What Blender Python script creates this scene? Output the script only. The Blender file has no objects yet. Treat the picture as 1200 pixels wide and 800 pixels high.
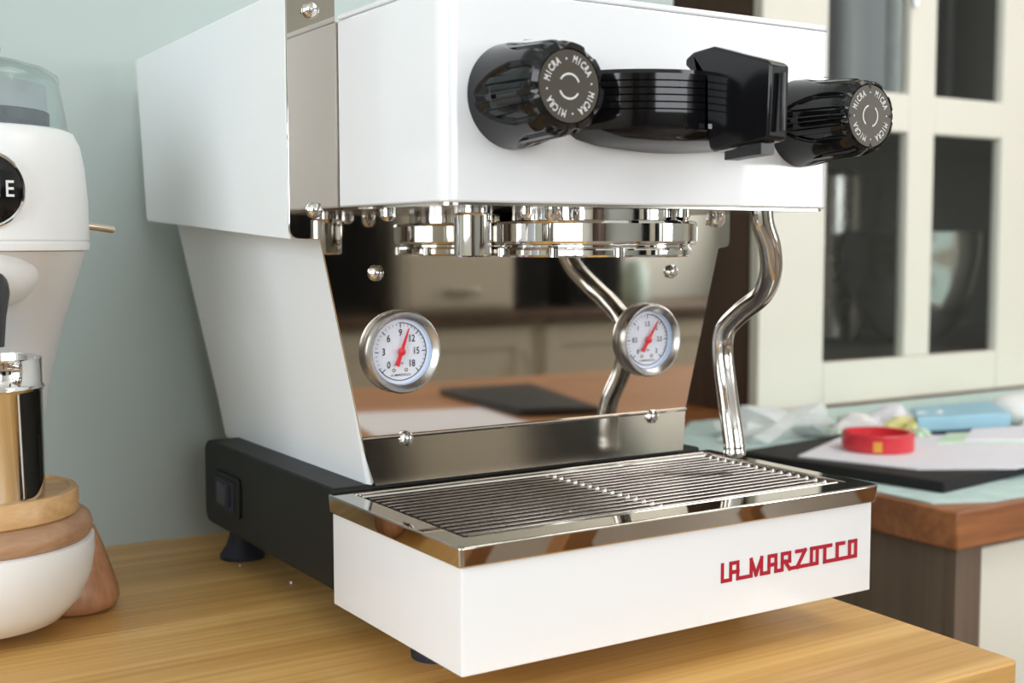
import bpy, bmesh, math, random
from mathutils import Vector, Matrix
random.seed(7)
PI = math.pi
S = bpy.context.scene
COL = S.collection

# ------------------------------------------------------------------ camera
CP = Vector((-0.3097, -0.5506, 0.24427))
YAW, PITCH, ROLL, FPX = -0.5666, -0.0786, -0.0013, 1464.8
_f = Vector((-math.sin(YAW)*math.cos(PITCH), math.cos(YAW)*math.cos(PITCH), math.sin(PITCH)))
_r = Vector((math.cos(YAW), math.sin(YAW), 0)); _u = _r.cross(_f)
_R = _r*math.cos(ROLL) + _u*math.sin(ROLL); _U = _u*math.cos(ROLL) - _r*math.sin(ROLL)
cam = bpy.data.cameras.new('camera'); camo = bpy.data.objects.new('camera', cam); COL.objects.link(camo)
m = Matrix((( _R.x, _U.x, -_f.x, CP.x), (_R.y, _U.y, -_f.y, CP.y), (_R.z, _U.z, -_f.z, CP.z), (0, 0, 0, 1)))
camo.matrix_world = m
cam.sensor_width = 36; cam.lens = FPX/1200*36; cam.clip_start = 0.02
cam.dof.use_dof = True; cam.dof.focus_distance = 0.72; cam.dof.aperture_fstop = 8.0
S.camera = camo

def at(u, v, ax, val):
    """the real place where the line of sight through a pixel meets a plane of known depth"""
    d = _R*((u-600)/FPX) + _U*(-(v-400)/FPX) + _f
    t = (val-CP[ax])/d[ax]
    return CP + d*t

# ------------------------------------------------------------------ light
S.view_settings.view_transform = 'Standard'; S.view_settings.look = 'None'
S.view_settings.gamma = 1; S.view_settings.use_curve_mapping = False
S.view_settings.exposure = -0.10
w = bpy.data.worlds.new('sky'); S.world = w; w.use_nodes = True
w.node_tree.nodes['Background'].inputs[0].default_value = (0.80, 0.90, 1.0, 1)
w.node_tree.nodes['Background'].inputs[1].default_value = 2.0

def area(name, loc, rot, sx, sy, power, col=(1, 1, 1)):
    l = bpy.data.lights.new(name, 'AREA'); l.shape = 'RECTANGLE'; l.size = sx; l.size_y = sy
    l.energy = power; l.color = col
    o = bpy.data.objects.new(name, l); COL.objects.link(o); o.location = loc; o.rotation_euler = rot
    return o
# daylight entering at the two windows (behind the camera, and in the left wall)
area('daylight_front', (0.10, -3.52, 0.90), (PI/2, 0, 0), 2.2, 0.95, 31, (0.98, 0.99, 1.0))
area('daylight_right', (3.62, -2.75, 0.80), (PI/2, 0, PI/2), 1.3, 1.15, 50, (0.99, 0.99, 0.985))
area('daylight_side', (-1.92, -0.9, 0.72), (PI/2, 0, -PI/2), 1.5, 1.25, 37, (0.87, 0.935, 1.0))
# ceiling lamp panel
area('ceiling_light', (1.15, -0.45, 1.50), (0, 0, 0), 1.1, 1.1, 14, (1.0, 0.985, 0.96))

# ------------------------------------------------------------------ materials
def mat(name, col, rough=0.5, metal=0.0, coat=0.0, spec=0.5, **k):
    m = bpy.data.materials.new(name); m.use_nodes = True
    b = m.node_tree.nodes['Principled BSDF']
    b.inputs['Base Color'].default_value = (*col, 1); b.inputs['Roughness'].default_value = rough
    b.inputs['Metallic'].default_value = metal; b.inputs['Coat Weight'].default_value = coat
    b.inputs['Coat Roughness'].default_value = 0.04
    b.inputs['Specular IOR Level'].default_value = spec
    # faint procedural unevenness, so nothing is a perfectly flat tone
    nt = m.node_tree
    tc = nt.nodes.new('ShaderNodeTexCoord'); n = nt.nodes.new('ShaderNodeTexNoise')
    n.inputs['Scale'].default_value = k.get('ns', 30); n.inputs['Detail'].default_value = 3
    nt.links.new(tc.outputs['Object'], n.inputs['Vector'])
    mr = nt.nodes.new('ShaderNodeMapRange'); a = k.get('rv', 0.02)
    mr.inputs['To Min'].default_value = max(0.0, rough-a); mr.inputs['To Max'].default_value = rough+a
    nt.links.new(n.outputs['Fac'], mr.inputs['Value']); nt.links.new(mr.outputs['Result'], b.inputs['Roughness'])
    cv = k.get('cv', 0)
    if cv:
        mx = nt.nodes.new('ShaderNodeMix'); mx.data_type = 'RGBA'
        mx.inputs['A'].default_value = (*[c*(1-cv) for c in col], 1); mx.inputs['B'].default_value = (*[min(1, c*(1+cv)) for c in col], 1)
        nt.links.new(n.outputs['Fac'], mx.inputs['Factor']); nt.links.new(mx.outputs['Result'], b.inputs['Base Color'])
    if k.get('bump'):
        bp = nt.nodes.new('ShaderNodeBump'); bp.inputs['Strength'].default_value = k['bump']; bp.inputs['Distance'].default_value = 0.001
        nt.links.new(n.outputs['Fac'], bp.inputs['Height']); nt.links.new(bp.outputs['Normal'], b.inputs['Normal'])
    return m

def wood(name, c1, c2, scale=(1.5, 40, 40), rough=0.4, rot=(0, 0, 0), knots=0.5, coat=0.1):
    m = bpy.data.materials.new(name); m.use_nodes = True; nt = m.node_tree
    b = nt.nodes['Principled BSDF']; b.inputs['Roughness'].default_value = rough; b.inputs['Coat Weight'].default_value = coat
    b.inputs['Coat Roughness'].default_value = 0.3
    tc = nt.nodes.new('ShaderNodeTexCoord'); mp = nt.nodes.new('ShaderNodeMapping')
    mp.inputs['Scale'].default_value = scale; mp.inputs['Rotation'].default_value = rot
    oi = nt.nodes.new('ShaderNodeObjectInfo'); ad = nt.nodes.new('ShaderNodeVectorMath'); ad.operation = 'ADD'
    sc = nt.nodes.new('ShaderNodeVectorMath'); sc.operation = 'SCALE'; sc.inputs[0].default_value = (0, 3.7, 0)
    nt.links.new(oi.outputs['Random'], sc.inputs['Scale'])
    nt.links.new(tc.outputs['Object'], ad.inputs[0]); nt.links.new(sc.outputs[0], ad.inputs[1])
    nt.links.new(ad.outputs[0], mp.inputs['Vector'])
    n1 = nt.nodes.new('ShaderNodeTexNoise'); n1.inputs['Scale'].default_value = 1.0; n1.inputs['Detail'].default_value = 6
    n1.inputs['Distortion'].default_value = 0.6
    nt.links.new(mp.outputs['Vector'], n1.inputs['Vector'])
    mp2 = nt.nodes.new('ShaderNodeMapping'); mp2.inputs['Scale'].default_value = [s*6 if s > 5 else s*2.5 for s in scale]
    mp2.inputs['Rotation'].default_value = rot
    nt.links.new(ad.outputs[0], mp2.inputs['Vector'])
    n2 = nt.nodes.new('ShaderNodeTexNoise'); n2.inputs['Scale'].default_value = 1.0; n2.inputs['Detail'].default_value = 3
    nt.links.new(mp2.outputs['Vector'], n2.inputs['Vector'])
    mx = nt.nodes.new('ShaderNodeMath'); mx.operation = 'MULTIPLY_ADD'; mx.inputs[1].default_value = knots
    nt.links.new(n2.outputs['Fac'], mx.inputs[0]); nt.links.new(n1.outputs['Fac'], mx.inputs[2])
    cr = nt.nodes.new('ShaderNodeValToRGB')
    cr.color_ramp.elements[0].position = 0.45; cr.color_ramp.elements[0].color = (*c1, 1)
    cr.color_ramp.elements[1].position = 1.0; cr.color_ramp.elements[1].color = (*c2, 1)
    nt.links.new(mx.outputs[0], cr.inputs['Fac']); nt.links.new(cr.outputs['Color'], b.inputs['Base Color'])
    bp = nt.nodes.new('ShaderNodeBump'); bp.inputs['Strength'].default_value = 0.12; bp.inputs['Distance'].default_value = 0.0006
    nt.links.new(n2.outputs['Fac'], bp.inputs['Height']); nt.links.new(bp.outputs['Normal'], b.inputs['Normal'])
    return m

def pane_mat(name, tint=(1, 1, 1), refl=1.0, rough=0.0):
    m = bpy.data.materials.new(name); m.use_nodes = True; nt = m.node_tree; nt.nodes.clear()
    out = nt.nodes.new('ShaderNodeOutputMaterial'); mix = nt.nodes.new('ShaderNodeMixShader')
    tr = nt.nodes.new('ShaderNodeBsdfTransparent'); tr.inputs[0].default_value = (*tint, 1)
    gl = nt.nodes.new('ShaderNodeBsdfGlossy'); gl.inputs['Roughness'].default_value = rough
    lw = nt.nodes.new('ShaderNodeLayerWeight'); lw.inputs[0].default_value = 0.5
    pw = nt.nodes.new('ShaderNodeMath'); pw.operation = 'POWER'; pw.inputs[1].default_value = 5
    ma_ = nt.nodes.new('ShaderNodeMath'); ma_.operation = 'MULTIPLY_ADD'; ma_.inputs[1].default_value = 0.9; ma_.inputs[2].default_value = 0.04
    mu = nt.nodes.new('ShaderNodeMath'); mu.operation = 'MULTIPLY'; mu.inputs[1].default_value = refl; mu.use_clamp = True
    nt.links.new(lw.outputs['Facing'], pw.inputs[0]); nt.links.new(pw.outputs[0], ma_.inputs[0])
    nt.links.new(ma_.outputs[0], mu.inputs[0]); nt.links.new(mu.outputs[0], mix.inputs[0])
    nt.links.new(tr.outputs[0], mix.inputs[1]); nt.links.new(gl.outputs[0], mix.inputs[2]); nt.links.new(mix.outputs[0], out.inputs[0])
    return m

M = dict(
    enamel=mat('white_enamel', (0.86, 0.87, 0.88), 0.22, coat=0.5, rv=0.02),
    enamel_matt=mat('white_powder_coat', (0.82, 0.84, 0.84), 0.38, rv=0.03),
    mirror=mat('mirror_steel', (0.55, 0.51, 0.455), 0.035, 1.0, rv=0.01, ns=8),
    chrome=mat('chrome', (0.80, 0.79, 0.77), 0.05, 1.0, rv=0.01),
    steel=mat('polished_steel', (0.66, 0.64, 0.60), 0.14, 1.0, rv=0.03),
    bowl=mat('bowl_steel', (0.85, 0.84, 0.82), 0.20, 1.0),
    lip=mat('lip_steel', (0.50, 0.455, 0.40), 0.10, 1.0, rv=0.02),
    bar=mat('grate_steel', (0.74, 0.69, 0.66), 0.20, 1.0, rv=0.05, ns=80),
    brushed=mat('brushed_steel', (0.55, 0.53, 0.50), 0.28, 1.0, rv=0.04),
    dark_steel=mat('shaded_steel', (0.30, 0.28, 0.26), 0.25, 1.0, rv=0.05),
    gloss_black=mat('gloss_black_plastic', (0.006, 0.006, 0.007), 0.09, spec=0.42, coat=0.0, rv=0.015),
    satin_black=mat('satin_black_plastic', (0.02, 0.02, 0.022), 0.3, rv=0.03),
    base_black=mat('black_powder_coat', (0.012, 0.013, 0.011), 0.5, spec=0.22, rv=0.03, bump=0.1, ns=900),
    rubber=mat('rubber', (0.02, 0.022, 0.035), 0.6, rv=0.03),
    switch=mat('switch_plastic', (0.035, 0.033, 0.045), 0.4, spec=0.3),
    cap=mat('knob_cap_metal', (0.048, 0.040, 0.028), 0.42, 0.4, rv=0.03),
    print_w=mat('white_print', (0.72, 0.72, 0.70), 0.5),
    red=mat('red_enamel', (0.42, 0.003, 0.022), 0.4),
    needle=mat('needle_red', (0.80, 0.02, 0.03), 0.4),
    dial=mat('dial_white', (0.86, 0.86, 0.90), 0.5),
    blue_sheen_wall=mat('blue_sheen_wall', (0.55, 0.68, 0.86), 0.4),  # blue of reflected light painted into the gauge's inner wall
    ink=mat('black_ink', (0.015, 0.015, 0.02), 0.6),
    brass=mat('brass', (0.75, 0.55, 0.22), 0.25, 1.0),
    satin_brass=mat('satin_nickel', (0.62, 0.54, 0.42), 0.3, 1.0),
    wall=mat('sage_paint', (0.445, 0.515, 0.49), 0.6, cv=0.02, ns=6, bump=0.05),
    wall3=mat('pale_sage_paint', (0.50, 0.51, 0.47), 0.6, cv=0.02, ns=6),
    wall2=mat('cream_paint', (0.72, 0.70, 0.62), 0.6, cv=0.03, ns=4),
    ceil=mat('ceiling_white', (0.85, 0.85, 0.83), 0.7, cv=0.02, ns=4),
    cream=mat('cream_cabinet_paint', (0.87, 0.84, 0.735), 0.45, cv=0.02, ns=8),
    cream_dim=mat('cream_paint_dimmed', (0.56, 0.51, 0.41), 0.45, cv=0.03, ns=8),  # shade put into the colour: darker copy of the cabinet cream
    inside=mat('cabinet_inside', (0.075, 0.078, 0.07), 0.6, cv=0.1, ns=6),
    teal=mat('teal_paper', (0.58, 0.74, 0.71), 0.6, cv=0.25, ns=40),
    black_card=mat('black_card', (0.016, 0.015, 0.015), 0.6, spec=0.25, cv=0.2),
    paper=mat('white_paper', (0.84, 0.82, 0.88), 0.6, cv=0.03),
    paper2=mat('pale_green_paper', (0.62, 0.80, 0.60), 0.6, cv=0.1),
    red_plastic=mat('red_tin', (0.72, 0.03, 0.045), 0.35, coat=0.3),
    orange=mat('orange_label', (0.90, 0.42, 0.06), 0.5),
    blue=mat('light_blue_board', (0.36, 0.62, 0.76), 0.5, cv=0.05),
    navy=mat('navy_edge', (0.05, 0.07, 0.16), 0.5),
    yellow=mat('yellow_foil', (0.80, 0.72, 0.30), 0.4, cv=0.3, ns=60),
    cloth=mat('pale_cloth', (0.74, 0.77, 0.76), 0.8, cv=0.15, ns=40, bump=0.5),
    white_cloth=mat('white_cloth', (0.82, 0.81, 0.78), 0.85, cv=0.05, ns=25, bump=0.4),
    white_ceramic=mat('grinder_white', (0.84, 0.84, 0.83), 0.33, rv=0.03),
    grey_plastic=mat('grey_plastic', (0.42, 0.45, 0.48), 0.35),
    dark_band=mat('dark_felt', (0.13, 0.14, 0.16), 0.6, cv=0.2, ns=400),
    floor=mat('floor_tile', (0.30, 0.24, 0.19), 0.4, cv=0.15, ns=3),
    oak=wood('oak_worktop', (0.88, 0.55, 0.195), (0.54, 0.275, 0.07), (1.6, 34, 34), 0.36, knots=0.6, coat=0.15),
    oak_turned=wood('turned_oak', (0.66, 0.41, 0.18), (0.44, 0.24, 0.09), (9, 60, 60), 0.42),
    walnut_turned=wood('turned_brown_wood', (0.50, 0.30, 0.17), (0.32, 0.17, 0.09), (9, 50, 50), 0.5),
    foot_wood=wood('turned_red_oak', (0.60, 0.31, 0.16), (0.34, 0.15, 0.07), (60, 60, 12), 0.45),
    brown=wood('brown_worktop', (0.50, 0.19, 0.06), (0.20, 0.065, 0.022), (4, 30, 30), 0.38),
    table=wood('table_wood', (0.52, 0.24, 0.09), (0.32, 0.13, 0.045), (2, 18, 18), 0.6, coat=0.0),
    walnut=wood('walnut_panel', (0.115, 0.062, 0.034), (0.055, 0.028, 0.015), (25, 25, 1.2), 0.5),
    taupe=wood('taupe_panel', (0.22, 0.155, 0.11), (0.14, 0.095, 0.065), (20, 20, 1.2), 0.5),
    pane=pane_mat('cabinet_glass', (0.95, 0.965, 0.96), 1.2),
    hopper=pane_mat('hopper_plastic', (0.95, 0.975, 0.97), 0.9),
    dial_glass=pane_mat('gauge_glass', (0.97, 0.98, 1.0), 0.8),
    water=pane_mat('water', (0.95, 0.97, 1.0), 3.0),
)

# ------------------------------------------------------------------ mesh helpers
def B(): return bmesh.new()
def wloc(o):
    v = Vector((0, 0, 0))
    while o: v += o.location; o = o.parent
    return v
def tag(o, label=None, cat=None, group=None, kind=None):
    if label: o['label'] = label
    if cat: o['category'] = cat
    if group: o['group'] = group
    if kind: o['kind'] = kind
    return o
def thing(name, label, cat, loc=(0, 0, 0), group=None):
    o = bpy.data.objects.new(name, None); COL.objects.link(o); o.location = loc
    o.empty_display_size = 0.02
    return tag(o, label, cat, group)
def obj(name, bm, ma, parent=None, bev=0, seg=2, smooth=True, origin=None, label=None, angle=35, at_=None, scale=None):
    """link a bmesh given in world coordinates as one mesh object"""
    off = Vector(origin) if origin is not None else (Vector((0, 0, 0)))
    base = wloc(parent) if parent else Vector((0, 0, 0))
    if origin is None: off = base
    bmesh.ops.translate(bm, verts=bm.verts, vec=-off)
    bmesh.ops.recalc_face_normals(bm, faces=bm.faces)
    me = bpy.data.meshes.new(name); bm.to_mesh(me); bm.free()
    mats = ma if isinstance(ma, (list, tuple)) else [ma]
    for x in mats: me.materials.append(x)
    if smooth:
        for p in me.polygons: p.use_smooth = True
        try: me.set_sharp_from_angle(angle=math.radians(angle))
        except Exception: pass
    o = bpy.data.objects.new(name, me); COL.objects.link(o)
    if parent: o.parent = parent
    o.location = off-base
    if at_: o.location = at_
    if scale: o.scale = (scale,)*3
    if bev:
        md = o.modifiers.new('bevel', 'BEVEL'); md.width = bev; md.segments = seg; md.limit_method = 'ANGLE'
        md.angle_limit = math.radians(40)
    if label: o['label'] = label
    return o
def copy_tree(o, parent=None):
    c = o.copy(); COL.objects.link(c); c.parent = parent
    for ch in list(o.children): copy_tree(ch, c)
    return c

def box(bm, x0, x1, y0, y1, z0, z1, mi=0):
    vs = [bm.verts.new(p) for p in ((x0, y0, z0), (x1, y0, z0), (x1, y1, z0), (x0, y1, z0), (x0, y0, z1), (x1, y0, z1), (x1, y1, z1), (x0, y1, z1))]
    for f in ((0, 3, 2, 1), (4, 5, 6, 7), (0, 1, 5, 4), (1, 2, 6, 5), (2, 3, 7, 6), (3, 0, 4, 7)):
        fc = bm.faces.new([vs[i] for i in f]); fc.material_index = mi
    return bm
def bx(*a): return box(B(), *a)
AX = {'x': lambda a, b, t: (t, a, b), 'y': lambda a, b, t: (a, t, b), 'z': lambda a, b, t: (a, b, t)}
def prism(bm, pts, ax, t0, t1, mi=0):
    f = AX[ax]; a = [bm.verts.new(f(p[0], p[1], t0)) for p in pts]; b = [bm.verts.new(f(p[0], p[1], t1)) for p in pts]
    n = len(pts)
    fs = [bm.faces.new(a[::-1]), bm.faces.new(b)]
    for i in range(n): fs.append(bm.faces.new((a[i], a[(i+1) % n], b[(i+1) % n], b[i])))
    for q in fs: q.material_index = mi
    return bm
def lathe(bm, prof, c=(0, 0, 0), ax='z', n=64, mi=0, a0=0, a1=2*PI):
    """prof: list of (radius, position along the axis)"""
    full = abs(a1-a0-2*PI) < 1e-6; k = n if full else n+1
    rings = []
    for r, t in prof:
        if r < 1e-7:
            p = {'z': (0, 0, t), 'y': (0, t, 0), 'x': (t, 0, 0)}[ax]
            rings.append([bm.verts.new((p[0]+c[0], p[1]+c[1], p[2]+c[2]))]); continue
        ring = []
        for i in range(k):
            th = a0+(a1-a0)*i/n; a, b = r*math.cos(th), r*math.sin(th)
            p = {'z': (a, b, t), 'y': (a, t, b), 'x': (t, a, b)}[ax]
            ring.append(bm.verts.new((p[0]+c[0], p[1]+c[1], p[2]+c[2])))
        rings.append(ring)
    for A, C in zip(rings, rings[1:]):
        m_ = n if full else n
        for i in range(m_):
            j = (i+1) % k
            if len(A) == 1 and len(C) == 1: continue
            if len(A) == 1: f = bm.faces.new((A[0], C[i], C[j]))
            elif len(C) == 1: f = bm.faces.new((A[i], A[j], C[0]))
            else: f = bm.faces.new((A[i], A[j], C[j], C[i]))
            f.material_index = mi
    return bm
def catmull(P, k=8):
    P = [Vector(p) for p in P]; Q = [P[0]*2-P[1]]+P+[P[-1]*2-P[-2]]; out = []
    for i in range(1, len(Q)-2):
        for j in range(k):
            t = j/k; a, b, c, d = Q[i-1], Q[i], Q[i+1], Q[i+2]
            out.append(0.5*((2*b)+(c-a)*t+(2*a-5*b+4*c-d)*t*t+(3*b-a-3*c+d)*t**3))
    out.append(P[-1]); return out
def tube(bm, pts, rad, n=16, mi=0):
    pts = [Vector(p) for p in pts]; N = len(pts)
    rs = rad if isinstance(rad, (list, tuple)) else [rad]*N
    up = None; rings = []
    for i, p in enumerate(pts):
        d = (pts[min(i+1, N-1)]-pts[max(i-1, 0)]).normalized()
        if up is None:
            up = Vector((1, 0, 0)) if abs(d.x) < 0.8 else Vector((0, 1, 0))
        a = (up-d*up.dot(d)).normalized(); b = d.cross(a); up = a
        rings.append([bm.verts.new(p+(a*math.cos(2*PI*j/n)+b*math.sin(2*PI*j/n))*rs[i]) for j in range(n)])
    for A, C in zip(rings, rings[1:]):
        for i in range(n): bm.faces.new((A[i], A[(i+1) % n], C[(i+1) % n], C[i])).material_index = mi
    bm.faces.new(rings[0][::-1]).material_index = mi; bm.faces.new(rings[-1]).material_index = mi
    return bm
def rrect(x0, x1, y0, y1, r, n=6, corners=(1, 1, 1, 1)):
    """rounded rectangle outline; corners order: (x0,y0) (x1,y0) (x1,y1) (x0,y1)"""
    out = []
    for k, (cx, cy, a) in enumerate(((x0, y0, PI), (x1, y0, 1.5*PI), (x1, y1, 0), (x0, y1, 0.5*PI))):
        rr = r*corners[k]
        if rr == 0: out.append((cx, cy)); continue
        ox = cx+rr if k in (0, 3) else cx-rr; oy = cy+rr if k in (0, 1) else cy-rr
        for i in range(n+1):
            t = a+(PI/2)*i/n; out.append((ox+rr*math.cos(t), oy+rr*math.sin(t)))
    return out
_gl = {}
def glyph(ch, bold):
    key = (ch, bold)
    if key not in _gl:
        cu = bpy.data.curves.new('glyph', 'FONT'); cu.body = ch; cu.align_x = 'CENTER'; cu.align_y = 'CENTER'; cu.resolution_u = 3
        cu.size = 1; cu.offset = bold
        o = bpy.data.objects.new('glyph', cu); COL.objects.link(o)
        dg = bpy.context.evaluated_depsgraph_get(); me = bpy.data.meshes.new_from_object(o.evaluated_get(dg))
        _gl[key] = ([v.co.copy() for v in me.vertices], [tuple(p.vertices) for p in me.polygons])
        bpy.data.meshes.remove(me); bpy.data.objects.remove(o); bpy.data.curves.remove(cu)
    return _gl[key]
def text(bm, s, mx, bold=0.0):
    vs, fs = glyph(s, bold); vv = [bm.verts.new(mx @ v) for v in vs]
    for f in fs:
        try: bm.faces.new([vv[i] for i in f])
        except ValueError: pass
    return bm
def struct(name, bm, ma, **k):
    o = obj(name, bm, ma, **k); o['kind'] = 'structure'; return o

# ================================================================== SETTING
ROT = math.radians(-2.2)           # the room is turned a little against the machine
def rr_(x, y, z=0):                # room point (rotated about the worktop's front right corner)
    cx, cy = 0.3075, -0.1198; dx, dy = x-cx, y-cy
    return (cx+dx*math.cos(ROT)-dy*math.sin(ROT), cy+dx*math.sin(ROT)+dy*math.cos(ROT), z)
FZ, CZ = -0.90, 1.55
TOP = 0.007                        # level of our worktop; the machine's feet stand on it
WALLY = 0.4225
struct('floor', bx(-2.1, 4.0, -4.3, 2.2, FZ-0.05, FZ), M['floor'], smooth=False)
struct('ceiling', bx(-2.1, 4.0, -4.3, 2.2, CZ, CZ+0.05), M['ceil'], smooth=False)
def wallbox(bm, x0, x1, y0, y1, z0, z1):   # a box turned with the room
    prism(bm, [rr_(x0, y0)[:2], rr_(x1, y0)[:2], rr_(x1, y1)[:2], rr_(x0, y1)[:2]], 'z', z0, z1); return bm
struct('wall_back', wallbox(B(), -1.95, 0.472, WALLY, 0.57, FZ, CZ), M['wall'], smooth=False)
struct('wall_alcove', bx(0.475, 3.8, 1.26, 1.34, FZ, CZ), M['wall2'], smooth=False)
struct('wall_return', bx(0.42, 0.475, 0.56, 1.30, FZ, CZ), M['wall'], smooth=False)
b = B(); box(b, 3.7, 3.8, -4.2, -3.42, FZ, CZ); box(b, 3.7, 3.8, -2.08, 1.3, FZ, CZ); box(b, 3.7, 3.8, -3.42, -2.08, FZ, 0.22); box(b, 3.7, 3.8, -3.42, -2.08, 1.38, CZ)
struct('wall_right', b, M['wall3'], smooth=False)
# left wall with a window opening, front wall (behind the camera) with a window opening
b = B(); box(b, -2.0, -1.9, -4.2, -1.65, FZ, CZ); box(b, -2.0, -1.9, -0.15, 0.7, FZ, CZ); box(b, -2.0, -1.9, -1.65, -0.15, FZ, 0.1); box(b, -2.0, -1.9, -1.65, -0.15, 1.35, CZ)
struct('wall_left', b, M['wall2'], smooth=False)
b = B(); box(b, -1.95, -1.0, -3.7, -3.6, FZ, CZ); box(b, 1.2, 3.75, -3.7, -3.6, FZ, CZ); box(b, -1.0, 1.2, -3.7, -3.6, FZ, 0.43); box(b, -1.0, 1.2, -3.7, -3.6, 1.38, CZ)
struct('wall_front', b, M['wall3'], smooth=False)
def window(name, x0, x1, z0, z1, plane, ax):
    b = B(); t = 0.03
    def bb(a0, a1, c0, c1, d=0.04):
        if ax == 'y': box(b, a0, a1, plane-d/2, plane+d/2, c0, c1)
        else: box(b, plane-d/2, plane+d/2, a0, a1, c0, c1)
    bb(x0, x0+t, z0, z1); bb(x1-t, x1, z0, z1); bb(x0, x1, z0, z0+t); bb(x0, x1, z1-t, z1)
    for i in (1, 2): xm = x0+(x1-x0)*i/3; bb(xm-0.02, xm+0.02, z0, z1)
    zm = z0+(z1-z0)*0.68; bb(x0, x1, zm-0.015, zm+0.015, 0.03)
    o = struct(name, b, M['ceil'], smooth=False)
    return o
window('window_1', -1.0, 1.2, 0.43, 1.38, -3.55, 'y')
window('window_3', -3.42, -2.08, 0.22, 1.38, 3.66, 'x')
window('window_2', -1.65, -0.15, 0.1, 1.35, -1.87, 'x')

# ================================================================== OUR WORKTOP
wt = thing('wooden_worktop', 'pale oak worktop with rounded corner under the espresso machine', 'worktop', rr_(-0.6, 0.18, TOP))
def wpt(x, y): return rr_(x, y)[:2]
bounds = [-0.1198, 0.035, 0.195, 0.352, WALLY-0.0005]
for i in range(4):
    y0, y1 = bounds[i]+0.0001, bounds[i+1]-0.0001
    x1 = 0.3075
    if i == 0:
        pts = [wpt(-1.5, y0), wpt(x1-0.006, y0), wpt(x1-0.0018, y0+0.0018), wpt(x1, y0+0.006), wpt(x1, y1), wpt(-1.5, y1)]
    else:
        pts = [wpt(-1.5, y0), wpt(x1, y0), wpt(x1, y1), wpt(-1.5, y1)]
    obj('board', prism(B(), pts, 'z', TOP-0.036, TOP), M['oak'], wt, bev=0.0012 if i == 0 else 0.00025)
bc = thing('base_cabinet', 'base cabinet carrying the pale oak worktop', 'cabinet', rr_(-0.6, 0.18, FZ))
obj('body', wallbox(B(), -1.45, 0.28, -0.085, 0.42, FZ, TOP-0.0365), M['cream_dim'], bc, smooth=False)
for i in range(3):
    x0 = -1.44+i*0.58
    d = obj('door', wallbox(B(), x0, x0+0.57, -0.105, -0.0852, FZ+0.1, -0.05), M['cream'], bc, bev=0.002)
    obj('knob', lathe(B(), [(0, -0.025), (0.011, -0.024), (0.013, -0.018), (0.006, -0.01), (0.006, 0)], (rr_(x0+0.5, -0.105)[0], rr_(x0+0.5, -0.105)[1], -0.15), 'y', 20), M['brass'], d)

# ================================================================== ESPRESSO MACHINE
em = thing('espresso_machine', 'white and steel espresso machine with two black knobs and red lettering', 'espresso machine', (0.1378, 0.17, 0))
PY = 0.1255                        # front of the polished plate
# front cover: rounded vertical corners
b = prism(B(), rrect(0.0, 0.275, 0.0, 0.1245, 0.009, 10, (1, 1, 0, 0)), 'z', 0.265, 0.3725)
obj('front_cover', b, M['enamel'], em, bev=0.0012)
b = prism(B(), rrect(0.0004, 0.2746, 0.0004, 0.1245, 0.009, 10, (1, 1, 0, 0)), 'z', 0.3728, 0.3762)
obj('cover_lid', b, M['enamel'], em, bev=0.0008)
# underside plate with small nuts
up = obj('underside_plate', prism(B(), rrect(0.002, 0.273, 0.002, 0.1245, 0.008, 6, (1, 1, 0, 0)), 'z', 0.2635, 0.2649), M['steel'], em)
for (x, y, r, l) in ((0.058, 0.003+0.01, 0.0040, 0.006), (0.0745, 0.012, 0.0045, 0.008), (0.166, 0.012, 0.0042, 0.007), (0.012, 0.085, 0.005, 0.007), (0.262, 0.09, 0.005, 0.009), (0.235, 0.10, 0.004, 0.006)):
    obj('screw_head', lathe(B(), [(0, -l), (r*0.6, -l*0.93), (r, -l*0.6), (r, -0.0)], (x, y, 0.2634), 'z', 20), M['chrome'], up)
# polished splash plate
L = [(-0.031, 0.247), (-0.0118, 0.2465), (0.0136, 0.1262), (0.0190, 0.1055)]
Rr = [(0.2615, 0.1055), (0.2660, 0.1262), (0.2955, 0.2405), (0.3060, 0.2415)]
pl = L + Rr + [(0.306, 0.3775), (0.2765, 0.3775), (0.2765, 0.372), (-0.0008, 0.372), (-0.0008, 0.396), (-0.031, 0.396)]
# keep a small radius at the lower shoulder corners
def fillet(P, r, idx):
    out = []
    for i, p in enumerate(P):
        if i not in idx: out.append(p); continue
        a, c, d = Vector(P[i-1]), Vector(p), Vector(P[(i+1) % len(P)])
        u, v = (a-c).normalized(), (d-c).normalized(); rr = min(r, (a-c).length*0.45, (d-c).length*0.45)
        p0, p1 = c+u*rr, c+v*rr
        for k in range(5):
            t = k/4; q = (1-t)**2*p0+2*(1-t)*t*c+t*t*p1; out.append((q.x, q.y))
    return out
n = len(pl)
pl2 = fillet(pl, 0.006, (0, 7, 8)); pl2 = fillet(pl2, 0.002, ())
sp = obj('splash_plate', prism(B(), pl2, 'y', PY, PY+0.0016), M['mirror'], em, bev=0.0004, seg=1)
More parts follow.
